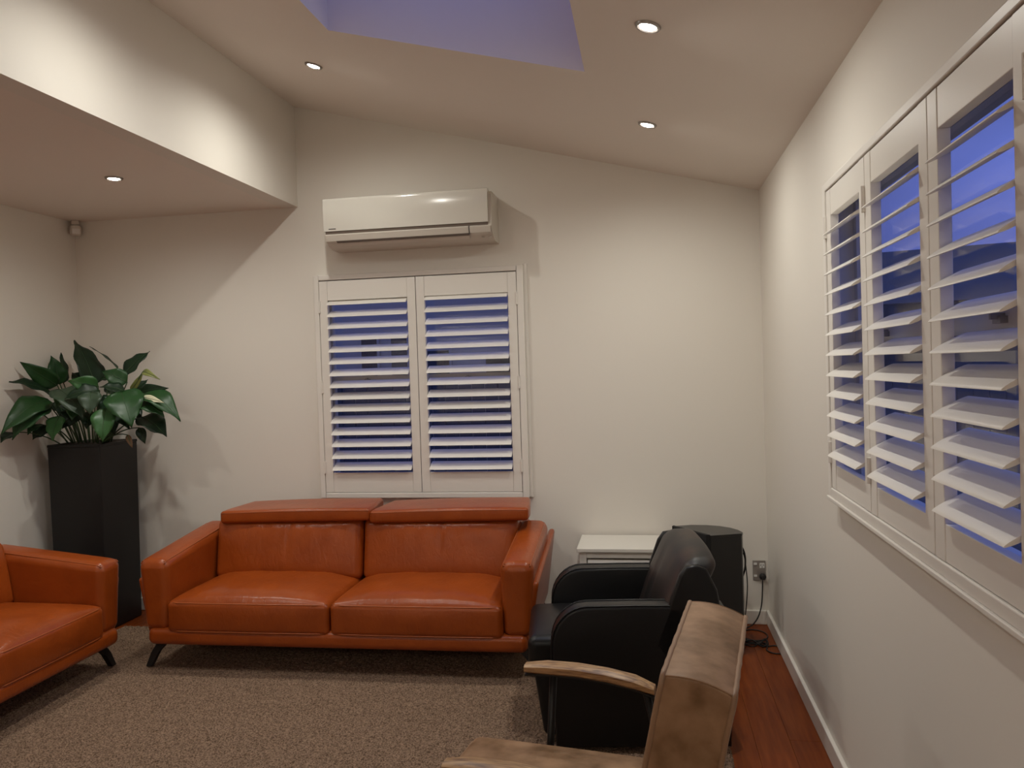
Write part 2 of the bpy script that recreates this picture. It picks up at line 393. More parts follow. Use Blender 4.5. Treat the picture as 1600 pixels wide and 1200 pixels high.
# ------------------------------------------------------------------ downlights
def downlight_proto():
    root = thing('downlight', 'x', 'light')
    rim = MB().lathe([(.0305, -.002), (.033, -.0065), (.040, -.0055), (.0425, 0), (.0425, .012), (.030, .012)], seg=32)
    rim.f = rim.f[:-2]
    rim.build('rim', M['rim'], root, True, 50)
    gm = MB().lathe([(.0278, .004), (.0285, -.003), (.0302, -.003), (.0302, .006)], seg=28); gm.f = gm.f[:-2]
    gm.build('lamp_ring', M['rim'], root, True, 50)
    MB().lathe([(.0280, .001), (.0278, -.0015), (.021, -.0065), (.010, -.0095)], seg=24).build('lamp', M['lamp'], root, True)
    return root
DL = downlight_proto()
spots = [(-1.524, 3.582, 'downlight on the sloped ceiling left of the skylight'),
         (.036, 3.614, 'downlight on the sloped ceiling nearest the right-hand corner'),
         (.036, 2.572, 'large bright downlight at the top of the view right of the skylight'),
         (-2.579, 3.549, 'downlight in the lowered ceiling above the potted plant')]
extra = [(-1.524, 2.54, 'downlight on the sloped ceiling beside the bulkhead, just above the view'), (-2.579, 2.30, 'downlight in the lowered ceiling over the left sofa, outside the view'),
         (-.75, -2.05, 'added unseen fill lamp bouncing light off the rear wall, middle of the rear row'), (.036, -2.05, 'added unseen fill lamp bouncing light off the rear wall, right end of the rear row'),
         (-1.524, -2.05, 'added unseen fill lamp bouncing light off the rear wall, left of the middle of the rear row'), (-2.75, -2.05, 'added unseen fill lamp in the lowered ceiling at the rear wall')]  # rear-wall lamps are unseen, added to raise the bounced light in the room
for i, sp in enumerate(spots+extra):
    x, y = sp[:2]; o = DL if i == 0 else copy_tree(DL)
    low = x < XB; z = ZL if low else zc(x)
    o.location = (x, y, z-.001); o.rotation_euler = (0, 0 if low else math.atan(.255), 0)
    o['label'] = sp[2]
    o['group'] = 'recessed ceiling downlights'
    if i: 
        for ch in list(o.children):
            if ch.type == 'LIGHT': bpy.data.objects.remove(ch)
    ld = bpy.data.lights.new('downlight_beam', 'SPOT'); ld.energy = LAMP_W*(1.5 if y < -1 else .8 if low else 1); ld.color = LAMP_C
    ld.spot_size = math.radians(174); ld.spot_blend = 1.0; ld.shadow_soft_size = .024
    lo = bpy.data.objects.new('downlight_beam', ld); COL.objects.link(lo); lo.parent = o; lo.location = (0, 0, -.014)
    # lamps hang plumb in their gimbals
    lo.rotation_euler = (0, 0 if low else -math.atan(.255), 0)

# ------------------------------------------------------------------ rug
def build_rug():
    x0, x1, y0, y1, st = -3.06, .283, .93, 4.142, .0095
    nx = int((x1-x0)/st); ny = int((y1-y0)/st); vs = []; fs = []
    rnd = random.Random(3)
    for j in range(ny+1):
        for i in range(nx+1):
            e = min(i, nx-i, j, ny-j)
            vs.append((x0+st*i+rnd.uniform(-.003, .003), y0+st*j+rnd.uniform(-.003, .003), (.001 if e == 0 else .009+rnd.uniform(-.0035, .0035))))
    for j in range(ny):
        for i in range(nx):
            a = j*(nx+1)+i; fs.append((a, a+1, a+nx+2, a+nx+1))
    me = bpy.data.meshes.new('rug'); me.from_pydata(vs, [], fs); me.materials.append(M['rug'])
    o = bpy.data.objects.new('rug', me); COL.objects.link(o)
    o['label'] = 'brown speckled short-pile carpet rug under the sofas and armchairs'; o['category'] = 'rug'
build_rug()
RZ = .0126   # rug top

# ------------------------------------------------------------------ orange sofas
def lerp(a, b, t): return a+(b-a)*t
def sofa(label, bw, loc, rotz, ncush, hr_inset=0.0, HS=.06, back_dy=0.0):
    root = thing('leather_sofa', label, 'sofa', loc, rotz, 'orange leather sofas')
    hb = bw/2; ai = hb-.112
    # base tray
    MB().soft((bw, .85, .085), .032, (0, .425, .174), (8, 6, 1), 3).build('base_rail', M['leather'], root, True)
    # back frame behind the cushions
    MB().soft((bw-.16, .20, .40), .05, (0, .775, .40), (6, 2, 3), 3,
              lambda p, n: [p[0], p[1]+.04*(n[2]), p[2]]).build('back_frame', M['leather'], root, True)
    for sd in (-1, 1):
        # outer shell, flaring out and rising towards the back
        def shell(p, n, sd=sd):
            t = (n[1]+1)/2; u = (n[2]+1)/2
            top = lerp(.455, .540, t); z = lerp(.165, top, u)
            return [sd*(hb-.012+.052*u)+p[0], p[1]-.0*u+.43, z]
        MB().soft((.036, .80, .30), .016, (0, 0, 0), (1, 10, 8), 3, shell).build('arm_shell', M['leather'], root, True)
        # padded arm
        def arm(p, n, sd=sd):
            t = (n[1]+1)/2; u = (n[2]+1)/2
            top = lerp(.545, .618, t**1.0)
            z = .20+(p[2]+.19)*((top-.20)/.38)
            wv = .130+.030*u            # width grows upwards
            xin = ai - .008*u; xo = xin+wv
            xx = (xin+xo)/2+n[0]*sd*wv/2
            bul = .008*(1-n[0]**2)*(1 if n[2] > .9 else 0)
            y = .012+(p[1]+.33)-.012*u*(1 if n[1] < 0 else 0)
            return [sd*xx, y, z+bul]
        a = MB().soft((.15, .66, .38), .042, (0, 0, 0), (3, 14, 8), 4, arm).build('arm', M['leather'], root, True)
        sm = MB()
        for e in (-1, 1):
            pts = []
            for k in range(15):
                t = k/14; y = .045+.585*t; top = lerp(.545, .618, (y-.012)/.66)
                xm = ai-.008+.080+e*.062
                pts.append((sd*xm, y, top-.0045))
            xm = ai-.008+.080+e*.062
            pts = [(sd*xm, .0135, .532), (sd*xm, .024, .5395)]+pts
            sm.tube(pts, .0032, 6)
        sm.tube([(sd*(ai-.008+.080+q*.062), .022, .5415) for q in (-1, -.5, 0, .5, 1)], .003, 6)
        sm.build('seam_piping', M['piping'], a, True)
    # seat cushions
    cw = 2*(ai+.004)/ncush
    for i in range(ncush):
        cx = -ai-.004+cw*(i+.5); rnd = random.Random(11+i)
        ph = rnd.uniform(0, 6)
        def seat(p, n, ph=ph):
            z = p[2]; y = p[1]; x = p[0]
            t = (n[1]+1)/2
            if n[2] > -.2:
                crown = .050*(1-abs(n[0])**4)*(1-(abs(n[1]*.98))**6)
                z += max(0, n[2])*(crown - .004) + .0018*math.sin(34*x+ph)*math.sin(9*y+ph)*max(0, n[2])
            if n[1] < -.8: y -= .012*(1-n[0]**2)*(1-n[2]**2)
            return [x, y, z]
        c = MB().soft((cw-.006, .56, .155), .026, (cx, .277, .275), (20, 14, 4), 4, seat).build('seat_cushion', M['leather'], root, True)
        pp = MB(); hx = cw/2-.012
        pp.tube([(cx+hx*q/8, .0030-.004*(1-(q/8)**2)+(.010 if abs(q) == 8 else 0), .343) for q in range(-8, 9)], .0042, 6)
        pp.tube([(cx+hx*q/8, .0015-.004*(1-(q/8)**2)+(.010 if abs(q) == 8 else 0), .206) for q in range(-8, 9)], .0038, 6)
        pp.build('piping', M['piping'], c, True)
        def back(p, n, ph=ph):
            x, y, z = p
            if n[1] < 0:
                y -= .030*(1-abs(n[0])**3)*(1-(abs(n[2]))**4)*(-n[1])
                d = abs(x-.01-.012*n[2]); y += .009*math.exp(-(d/.010)**2)*max(0, min(1, .35+n[2]))
                y += .002*math.sin(60*x+ph)*max(0, n[2])
            y += .055*(z+.15)/.30
            return [x, y, z]
        MB().soft((cw-.005, .20, .325), .04, (cx+.012, .525+back_dy, .505), (56, 4, 12), 4, back).build('back_cushion', M['leather'], root, True)
        # headrest
        hwid = cw+.012-hr_inset*2/ncush
        hx0 = cx+(.004 if i else -.004)+HS
        def head(p, n, s_=(1 if i else -1)):
            x, y, z = p
            t = (n[1]+1)/2
            z += .001*math.sin(min(1, t*1.25)*PI*.5)*(1 if n[2] > 0 else .45)+.012*(x/hwid)*HS/.05
            if n[2] > 0: z += .006*(1-n[0]**2)
            x *= 1-.10*max(0, t-.25)
            return [x, y, z]
        h_ = MB().soft((hwid, .34, .066), .018, (hx0, .615+back_dy, .682), (16, 10, 2), 3, head).build('headrest', M['leather'], root, True)
        pq = MB(); hh = hwid/2-.008
        pq.tube([(hx0+hh*q/8,   .4478+back_dy, .7035+.005*(1-(q/8)**2)+.012*q/16*HS/.05) for q in range(-8, 9)], .0035, 6)
        pq.build('piping', M['piping'], h_, True)
    # splayed legs
    for sx in (-1, 1):
        for sy in (0, 1):
            y = .10 if sy == 0 else .76
            lg = MB()
            secs = [(.138, hb-.055, .050), (.120, hb-.028, .026), (.07, hb+.012, .019), (.0, hb+.045, .014)]
            vs = []
            for z, xx, hw_ in secs:
                yo = y+(-.012 if sy == 0 else .02)*(1-z/.138)
                for (a, b_) in ((-1, -1), (1, -1), (1, 1), (-1, 1)): vs.append((sx*(xx+a*hw_), yo+b_*.014, z))
            fs = [(0, 1, 2, 3), (12, 15, 14, 13)]
            for k in range(3):
                for q in range(4): fs.append((k*4+q, k*4+(q+1) % 4, k*4+4+(q+1) % 4, k*4+4+q))
            lg.add(vs, fs).build('leg', M['legblack'], root)
    return root
sofa('long orange leather two-cushion sofa with headrests under the shuttered window', 1.885, (-1.508, 3.490, RZ), math.radians(1.0), 2)
sofa('orange leather sofa cut off at the left edge, in front of the planter', 1.52, (-2.612, 2.742, RZ), PI/2, 2, .14, -.08, .055)

# ------------------------------------------------------------------ planter with peace lily
px0, px1, py0, py1, PH = -3.43, -3.09, 4.03, 4.37, 1.075
pot = thing('planter', 'tall square black planter in the corner behind the orange sofas', 'planter', ((px0+px1)/2, (py0+py1)/2, 0))
hw = (px1-px0)/2; hd = (py1-py0)/2
def taper(p, n):
    k = .955+.045*(n[2]+1)/2
    return [p[0]*k, p[1]*k, p[2]]
p = MB().soft((2*hw, 2*hd, PH), .010, (0, 0, PH/2), (1, 1, 4), 2, taper)
p.build('body', M['pot'], pot, True, 40)
rimb = MB(); k = .02
rimb.cbox(-hw, hw, -hd, -hd+k, PH-.004, PH+.012, .003).cbox(-hw, hw, hd-k, hd, PH-.004, PH+.012, .003).cbox(-hw, -hw+k, -hd+k, hd-k, PH-.004, PH+.012, .003).cbox(hw-k, hw, -hd+k, hd-k, PH-.004, PH+.012, .003)
rimb.build('rim', M['pot'], pot)
MB().soft((2*hw-.045, 2*hd-.045, .02), .008, (0, 0, PH+.001), (8, 8, 1), 1, lambda p, n: [p[0], p[1], p[2]+random.uniform(0, .006)]).build('soil', M['soil'], pot, True)
plant = thing('peace_lily', 'broad-leaved green peace lily with one cream flower in the tall black planter', 'plant', ((px0+px1)/2, (py0+py1)/2, PH+.012))
PO = Vector(plant.location)
LEAVES = [
    ((-3.417, 4.12, 1.429), (-3.49, 3.926, 1.572), 0.11, 0, 0.06, -0.5),
    ((-3.425, 4.08, 1.389), (-3.49, 3.843, 1.462), 0.108, 1, 0.06, 0.5),
    ((-3.4, 4.02, 1.349), (-3.426, 3.7, 1.177), 0.147, 0, 0.16, 0.1),
    ((-3.371, 3.98, 1.329), (-3.43, 3.78, 1.143), 0.155, 0, 0.14, 0.3),
    ((-3.269, 3.95, 1.26), (-3.283, 3.9, 1.123), 0.107, 2, 0.1, 0.5),
    ((-3.467, 4.2, 1.436), (-3.49, 4.165, 1.609), 0.109, 0, 0.05, 0.2),
    ((-3.483, 4.25, 1.442), (-3.49, 4.244, 1.628), 0.08, 1, 0.03, 0.9),
    ((-3.219, 4.18, 1.429), (-3.398, 4.25, 1.701), 0.166, 1, 0.05, 0.5),
    ((-3.058, 4.0, 1.42), (-3.17, 3.9, 1.455), 0.099, 2, 0.1, -0.5),
    ((-3.036, 3.98, 1.396), (-3.18, 3.88, 1.356), 0.098, 1, 0.12, 0.2),
    ((-3.051, 3.93, 1.391), (-3.025, 3.88, 1.267), 0.118, 3, 0.12, 0.2),
    ((-3.294, 3.98, 1.409), (-3.086, 3.9, 1.24), 0.164, 3, 0.14, -0.2),
    ((-2.943, 3.9, 1.297), (-2.924, 3.84, 1.117), 0.124, 2, 0.12, 0.2),
    ((-2.902, 3.98, 1.386), (-2.772, 3.88, 1.192), 0.206, 0, 0.12, 0.1),
    ((-3.076, 4.2, 1.517), (-3.26, 4.2, 1.655), 0.048, 1, 0.04, 1.0),
    ((-2.948, 4.1, 1.438), (-3.069, 4.05, 1.504), 0.105, 0, 0.08, -0.3),
    ((-3.006, 4.15, 1.481), (-2.864, 4.2, 1.613), 0.107, 1, 0.05, -0.5),
    ((-2.847, 4.1, 1.494), (-2.706, 4.05, 1.446), 0.04, 4, 0.2, 0.4),
    ((-2.928, 4.1, 1.389), (-2.857, 4.12, 1.494), 0.035, 4, 0.05, 0.6),
    ((-2.956, 4.15, 1.374), (-2.883, 4.2, 1.448), 0.064, 1, 0.05, -0.4),
    ((-2.867, 4.1, 1.374), (-2.656, 4.05, 1.397), 0.071, 1, 0.12, 0.4),
    ((-2.81, 4.05, 1.371), (-2.545, 3.98, 1.21), 0.135, 0, 0.18, -0.1),
    ((-2.77, 3.98, 1.349), (-2.623, 3.95, 1.319), 0.039, 5, 0.08, 0.3),
    ((-2.806, 4.02, 1.321), (-2.629, 3.96, 1.24), 0.114, 0, 0.14, 0.0),
    ((-2.831, 4.05, 1.238), (-2.646, 4.0, 1.124), 0.144, 1, 0.1, -0.2),
    ((-2.96, 4.0, 1.339), (-3.03, 3.95, 1.289), 0.103, 1, 0.1, 0.3),
    ((-2.93, 4.05, 1.384), (-3.035, 3.98, 1.416), 0.087, 1, 0.1, 0.4),
    ((-3.408, 4.02, 1.196), (-3.452, 3.95, 1.127), 0.092, 1, 0.1, 0.3),
    ((-3.385, 4.15, 1.278), (-3.469, 4.1, 1.318), 0.095, 1, 0.1, 0.3),
    ((-3.137, 4.2, 1.462), (-3.213, 4.2, 1.45), 0.052, 1, 0.08, 0.5),
    ((-2.868, 3.97, 1.143), (-2.824, 3.95, 1.071), 0.029, 6, 0.05, 0.3),
    ((-3.476, 3.85, 1.177), (-3.446, 3.72, 1.133), 0.076, 1, 0.08, 0.3),
    ((-2.814, 4.0, 1.18), (-2.781, 4.0, 1.089), 0.053, 1, 0.06, 0.2),
    ((-3.274, 4.15, 1.283), (-3.348, 4.1, 1.203), 0.103, 1, 0.1, 0.2),
    ((-3.017, 4.1, 1.28), (-2.888, 4.02, 1.173), 0.109, 1, 0.1, 0.2),
    ((-3.398, 4.25, 1.338), (-3.418, 4.28, 1.44), 0.124, 1, 0.05, 0.2),
    ((-3.155, 4.25, 1.361), (-3.182, 4.28, 1.448), 0.097, 1, 0.05, 0.2),
    ((-3.401, 3.95, 1.215), (-3.394, 3.85, 1.163), 0.066, 0, 0.08, 0.4),
    ((-3.257, 4.05, 1.274), (-3.282, 3.98, 1.183), 0.109, 1, 0.1, 0.1),
    ((-3.157, 4.06, 1.272), (-3.145, 4.0, 1.179), 0.101, 1, 0.1, 0.2),
    ((-3.066, 4.08, 1.241), (-2.98, 4.02, 1.141), 0.101, 1, 0.1, 0.2),
    ((-2.954, 4.1, 1.307), (-2.825, 4.04, 1.218), 0.109, 1, 0.1, 0.0),
    ((-3.464, 4.0, 1.296), (-3.442, 3.85, 1.264), 0.108, 1, 0.1, 0.4),
    ((-3.299, 4.05, 1.373), (-3.315, 3.98, 1.307), 0.109, 0, 0.1, 0.2),
    ((-3.321, 4.22, 1.438), (-3.399, 4.22, 1.505), 0.097, 1, 0.05, 0.3),
    ((-3.087, 4.15, 1.399), (-3.023, 4.15, 1.432), 0.077, 0, 0.05, 0.1),
    ((-3.2, 4.0, 1.317), (-3.178, 3.93, 1.233), 0.091, 0, 0.1, 0.2),
]
def leaf(base, tip, wid, mi, arch, roll_, name='leaf'):
    base = Vector(base); tip = Vector(tip); d = tip-base; Ln = d.length; d.normalize()
    view = (Vector((0, 0, 1.45))-(base+tip)/2).normalized()
    # leaf blade normal: between up and the room side, then rolled
    nrm = (Vector((0, 0, 1))*.45 + Vector((.62, -.78, 0))*.9)
    nrm = (nrm - d*nrm.dot(d)).normalized()
    nrm = Matrix.Rotation(roll_, 3, d) @ nrm
    sd = d.cross(nrm).normalized()
    NL, NW = 12, 6; vs = []; fs = []
    for i in range(NL+1):
        t = i/NL
        prof = (t**.55)*((1-t)**1.15)/.342
        wv = wid*.5*prof+.0008
        c = base+d*(Ln*t)+nrm*(arch*Ln*math.sin(PI*t))
        c.z -= 0
        for j in range(NW+1):
            s_ = (j/NW)*2-1
            und = .06*wid*math.sin(t*15+roll_*5+(1.5 if s_ > 0 else 0))*abs(s_)**2
            fold = .30*abs(s_)*wv*.55
            vs.append(c+sd*(s_*wv)+nrm*(fold+und))
    for i in range(NL):
        for j in range(NW):
            a = i*(NW+1)+j; fs.append((a, a+1, a+NW+2, a+NW+1))
    mb = MB(); mb.add([v-PO for v in vs], fs)
    o = mb.build(name, M['leaf'][mi], plant, True)
    sol = o.modifiers.new('thickness', 'SOLIDIFY'); sol.thickness = .0012; sol.offset = 0
    # midrib, a raised line along the blade
    rb = MB().tube([base+d*(Ln*t/8)+nrm*(arch*Ln*math.sin(PI*t/8)+.0015)-PO for t in range(0, 8)], [.0022-.0002*t for t in range(8)], 5)
    rb.build('midrib', M['stem'], o, True)
    return o
for (bx, tx, wd, mi, arch, rl) in LEAVES:
    nm = 'flower_spathe' if mi == 5 else 'leaf'
    o = leaf(bx, tx, wd, mi, arch, rl, nm)
    if mi == 5: o['label'] = 'single cream white flower spathe'
    if mi == 6: o['label'] = 'withered brown leaf hanging over the rim'
    # petiole from the soil to the leaf base
    b0 = Vector(bx); q = Vector((max(px0+.04, min(px1-.04, PO.x+(b0.x-PO.x)*.45)), max(py0+.04, min(py1-.04, PO.y+(b0.y-PO.y)*.45)), PH+.005))
    md = (q+b0)/2+Vector((0, 0, .05)); pts = []
    for k in range(7):
        t = k/6; pts.append(q*(1-t)**2+md*2*t*(1-t)+b0*t*t-PO)
    MB().tube(pts, [.0042-.0002*k for k in range(7)], 6).build('stem', M['stem'], plant, True)

# ------------------------------------------------------------------ air conditioner
AX0, AX1 = -1.780, -.812; AZ = 2.165
ac = thing('air_conditioner', 'cream wall-mounted split air conditioner above the shuttered window', 'air conditioner', ((AX0+AX1)/2, YB, AZ))
hx = (AX1-AX0)/2
def acprof(pts, x0, x1, name, m, par=ac, smooth=True):
    return MB().prism(pts, x0, x1, 'yz').build(name, m, par, smooth, 28)
# body profile (y negative = into the room)
acprof([(0, .262), (-.19, .262), (-.205, .245), (-.212, .09), (-.218, .07), (-.205, .045), (-.16, .012), (-.11, 0), (0, 0)], -hx+.004, hx, 'body', M['acmatt'])
acprof([(-.150, .2645), (-.200, .2770), (-.213, .2765), (-.2215, .2735), (-.2265, .2675), (-.2285, .258), (-.2275, .18), (-.2235, .090), (-.214, .0895), (-.19, .2635)], -hx, hx-.018, 'front_panel', M['acwhite'])
acprof([(-.2185, .0895), (-.2165, .072), (-.205, .072), (-.205, .0895)], -hx+.008, hx-.02, 'air_gap', M['gap'])  # solid brown strip in place of the shaded opening under the panel
fp = acprof([(-.2185, .074), (-.2275, .066), (-.219, .034), (-.196, .026), (-.190, .032), (-.212, .040)], -hx+.01, hx-.128, 'air_flap', M['acmatt'])
acprof([(-.2185, .074), (-.2275, .066), (-.219, .034), (-.196, .026), (-.190, .032), (-.212, .040)], hx-.122, hx-.006, 'control_cover', M['acmatt'])
MB().prism([(-.2198, .0345), (-.2185, .0333), (-.200, .0250), (-.199, .0275)], -hx+.07, hx-.128, 'yz').build('flap_shade_line', M['gap'], ac)  # thin brown strip drawn in as the shade line below the flap
MB().box(hx-.1275, hx-.1225, -.222, -.20, .030, .073).build('flap_gap', M['dark'], ac)
acprof([(-.197, .0245), (-.190, .028), (-.172, .012), (-.180, .010)], -hx+.10, hx-.13, 'lower_louvre', M['acmatt'])
MB().cbox(-hx+.030, -hx+.072, -.2262, -.2235, .100, .1045, .0006).build('maker_mark', M['dark'], ac)
for q in (.62, .70): MB().cbox(hx*q+.12, hx*q+.135, -.176, -.168, .012, .018, .001).build('louvre_clip', M['acmatt'], ac)

# ------------------------------------------------------------------ motion sensor in the corner
se = thing('motion_sensor', 'small white motion sensor high in the left corner below the lowered ceiling', 'sensor', (-3.487, 4.412, 2.36), math.radians(45))
MB().soft((.062, .046, .062), .014, (0, 0, .031), (2, 2, 2), 3, lambda p, n: [p[0], p[1]-.006*n[2], p[2]]).build('housing', M['acmatt'], se, True)
MB().soft((.046, .012, .034), .005, (0, -.022, .024), (2, 1, 2), 2).build('lens', M['white'], se, True)
MB().cbox(-.02, .02, -.005, .03, .068, .094, .003).cbox(-.012, .012, .0, .02, .055, .07, .002).build('bracket', M['acmatt'], se)

# ------------------------------------------------------------------ white cabinet
cb = thing('louvred_cabinet', 'low white slatted cabinet against the back wall behind the black armchair', 'cabinet', (-.148, 4.272, 0))
hw = .237; d0, d1 = -.165, .178; H = .492
MB().cbox(-hw, hw, d0, d1, H-.020, H, .003).build('top', M['cab'], cb)
b_ = MB(); i_ = .014
b_.cbox(-hw+i_, -hw+i_+.016, d0+.02, d1-.02, .03, H-.02, .001).cbox(hw-i_-.016, hw-i_, d0+.02, d1-.02, .03, H-.02, .001)
b_.cbox(-hw+i_+.016, hw-i_-.016, d1-.03, d1-.02, .03, H-.02, .001).cbox(-hw+i_+.016, hw-i_-.016, d0+.035, d1-.03, .03, .046, .001)
b_.build('body', M['cab'], cb)
dr = MB(); fx = hw-i_; fz0, fz1 = .034, H-.0225; yy = d0+.012
dr.cbox(-fx, -fx+.036, yy, yy+.02, fz0, fz1, .002).cbox(fx-.036, fx, yy, yy+.02, fz0, fz1, .002)
dr.cbox(-fx+.036, fx-.036, yy, yy+.02, fz1-.030, fz1, .002).cbox(-fx+.036, fx-.036, yy, yy+.02, fz0, fz0+.04, .002)
door = dr.build('door', M['cab'], cb)
slm = MB().cbox(-fx+.040, fx-.040, -.006, .006, -.011, .011, .002).mesh('louvre_slat', M['cab'])
z = fz1-.030-.020
while z > fz0+.055:
    inst('louvre_slat', slm, door, (0, yy+.011, z), (math.radians(-38), 0, 0)); z -= .026
for sx in (-1, 1):
    for sy in (d0+.05, d1-.05): MB().cbox(sx*(hw-.035)-.014, sx*(hw-.035)+.014, sy-.014, sy+.014, 0, .032, .002).build('foot', M['cab'], cb)

# ------------------------------------------------------------------ floor speaker
sp = thing('floor_speaker', 'black floor-standing loudspeaker with curved back in the right corner', 'speaker', (.28, 4.06, 0))
SO = Vector((.28, 4.06))
plan = [(.122, 4.160), (.288, 3.932), (.440, 3.985), (.448, 4.01), (.432, 4.07), (.40, 4.122), (.352, 4.163), (.29, 4.187), (.21, 4.190)]
plan = [(a-SO.x, b-SO.y) for a, b in plan]
SH = .602
MB().prism(plan, .025, SH-.012, 'xy').build('cabinet', M['spk'], sp)
MB().prism([(a*1.012, b*1.012) for a, b in plan], SH-.0115, SH, 'xy').build('top_panel', M['spk'], sp)
A = Vector((plan[0][0], plan[0][1])); B = Vector((plan[1][0], plan[1][1])); dv = (B-A).normalized(); nv = Vector((dv.y, -dv.x))
if nv.dot(Vector((-1, -1))) < 0: nv = -nv
def bpt(t, d): q = A+(B-A)*t+nv*d; return (q.x, q.y)
MB().prism([bpt(.0, .002), bpt(1.0, .002), bpt(.97, .020), bpt(.03, .020)], .04, SH+.004, 'xy').build('front_grille', M['cloth'], sp)
fe = MB()
for (a, b) in (plan[1], plan[2], plan[7], plan[0]): fe.lathe([(.016, 0), (.018, .005), (.016, .026)], (a*.78, b*.78, 0), 12)
fe.build('feet', M['legblack'], sp)

# ------------------------------------------------------------------ wall outlet, plug, cords
ot = thing('power_outlet', 'silver two-switch wall outlet in the right corner with a black plug', 'outlet', (.5825, YB, .298))
MB().cbox(-.034, .034, -.009, 0, -.0545, .0545, .002).build('plate', M['silver'], ot)
for z in (.036, -.030): MB().cbox(-.029, -.012, -.0125, -.008, z-.006, z+.006, .0015).build('switch', M['white'], ot)
MB().cbox(.002, .029, -.0105, -.008, .013, .041, .002).build('socket', M['white'], ot)
for (a, b, r) in ((.009, .030, .4), (.022, .030, -.4), (.0155, .020, 0)): 
    sl_ = MB().box(-.0012, .0012, -.0112, -.0100, -.005, .005).build('socket_slot', M['dark'], ot, loc=(a, 0, b)); sl_.rotation_euler = (0, r, 0)
def spline(pts, n=10):
    P = [Vector(p) for p in pts]; P = [P[0]]+P+[P[-1]]; out = []
    for i in range(1, len(P)-2):
        for k in range(n):
            t = k/n; a, b, c, d = P[i-1:i+3]
            out.append(.5*((2*b)+(c-a)*t+(2*a-5*b+4*c-d)*t*t+(3*b-a-3*c+d)*t**3))
    out.append(P[-2]); return out
r = .0035
pc = thing('electrical_lead', 'black power cord from the wall plug looping onto the wooden floor', 'cord', (.595, YB-.02, .26))
PC = Vector(pc.location)
def circ(cx, cy, rad, a0, a1, n, z=.004, ry=None):
    return [(cx+rad*math.cos(math.radians(a0+(a1-a0)*k/n)), cy+(ry or rad)*math.sin(math.radians(a0+(a1-a0)*k/n)), z) for k in range(n+1)]
path = [(.5945, 4.428, .266), (.592, 4.424, .20), (.585, 4.42, .12), (.566, 4.41, .06), (.535, 4.40, .018), (.50, 4.385, r)]
path += circ(.525, 4.27, .066, 160, -170, 9, r, .085)+[(.47, 4.20, .006), (.53, 4.16, .008), (.57, 4.125, r)]+circ(.600, 4.062, .044, 130, -215, 9, r, .056)
path += [(.56, 4.13, .010), (.50, 4.15, .006), (.44, 4.17, r), (.37, 4.20, r)]
MB().tube([q-PC for q in spline(path, 8)], r, 8).build('cord', M['cable'], pc, True)
MB().lathe([(.011, .0), (.017, -.003), (.0185, -.012), (.0165, -.022), (.010, -.026)], (.5985-PC.x, YB-.0105-PC.y+.0, .268-PC.z), 20, 'y').build('plug', M['cable'], pc, True, 40)
for o in pc.children:
    if o.name.startswith('plug'):
        for v in o.data.vertices: v.co.y = (YB-.0125-PC.y)-abs(v.co.y-(YB-.0105-PC.y))
sc_ = thing('speaker_cable', 'thin black cable hanging behind the loudspeaker, tangled on the floor', 'cable', (.458, 4.10, 0))
SCo = Vector(sc_.location)
p1 = [(.43, 4.10, .52), (.455, 4.10, .505), (.468, 4.10, .46), (.466, 4.10, .40), (.456, 4.11, .36), (.440, 4.10, .33)]
p2 = [(.436, 4.10, .50), (.462, 4.10, .47), (.474, 4.11, .38), (.478, 4.12, .30), (.470, 4.12, .2), (.458, 4.13, .1), (.452, 4.14, .02), (.47, 4.16, .004), (.52, 4.15, .004), (.555, 4.11, .005), (.565, 4.135, .02), (.545, 4.15, .012), (.50, 4.10, .004), (.46, 4.12, .004)]
p3 = [(.452, 4.10, .012), (.49, 4.13, .006), (.53, 4.12, .010), (.56, 4.14, .03), (.572, 4.12, .012), (.54, 4.10, .004), (.50, 4.16, .014), (.45, 4.15, .006)]
for i_, (pp, rr) in enumerate(((p1, .0045), (p2, .0028), (p3, .004))):
    MB().tube([q-SCo for q in spline(pp, 8)], rr, 6).build('cable_strand', M['cable'], sc_, True)

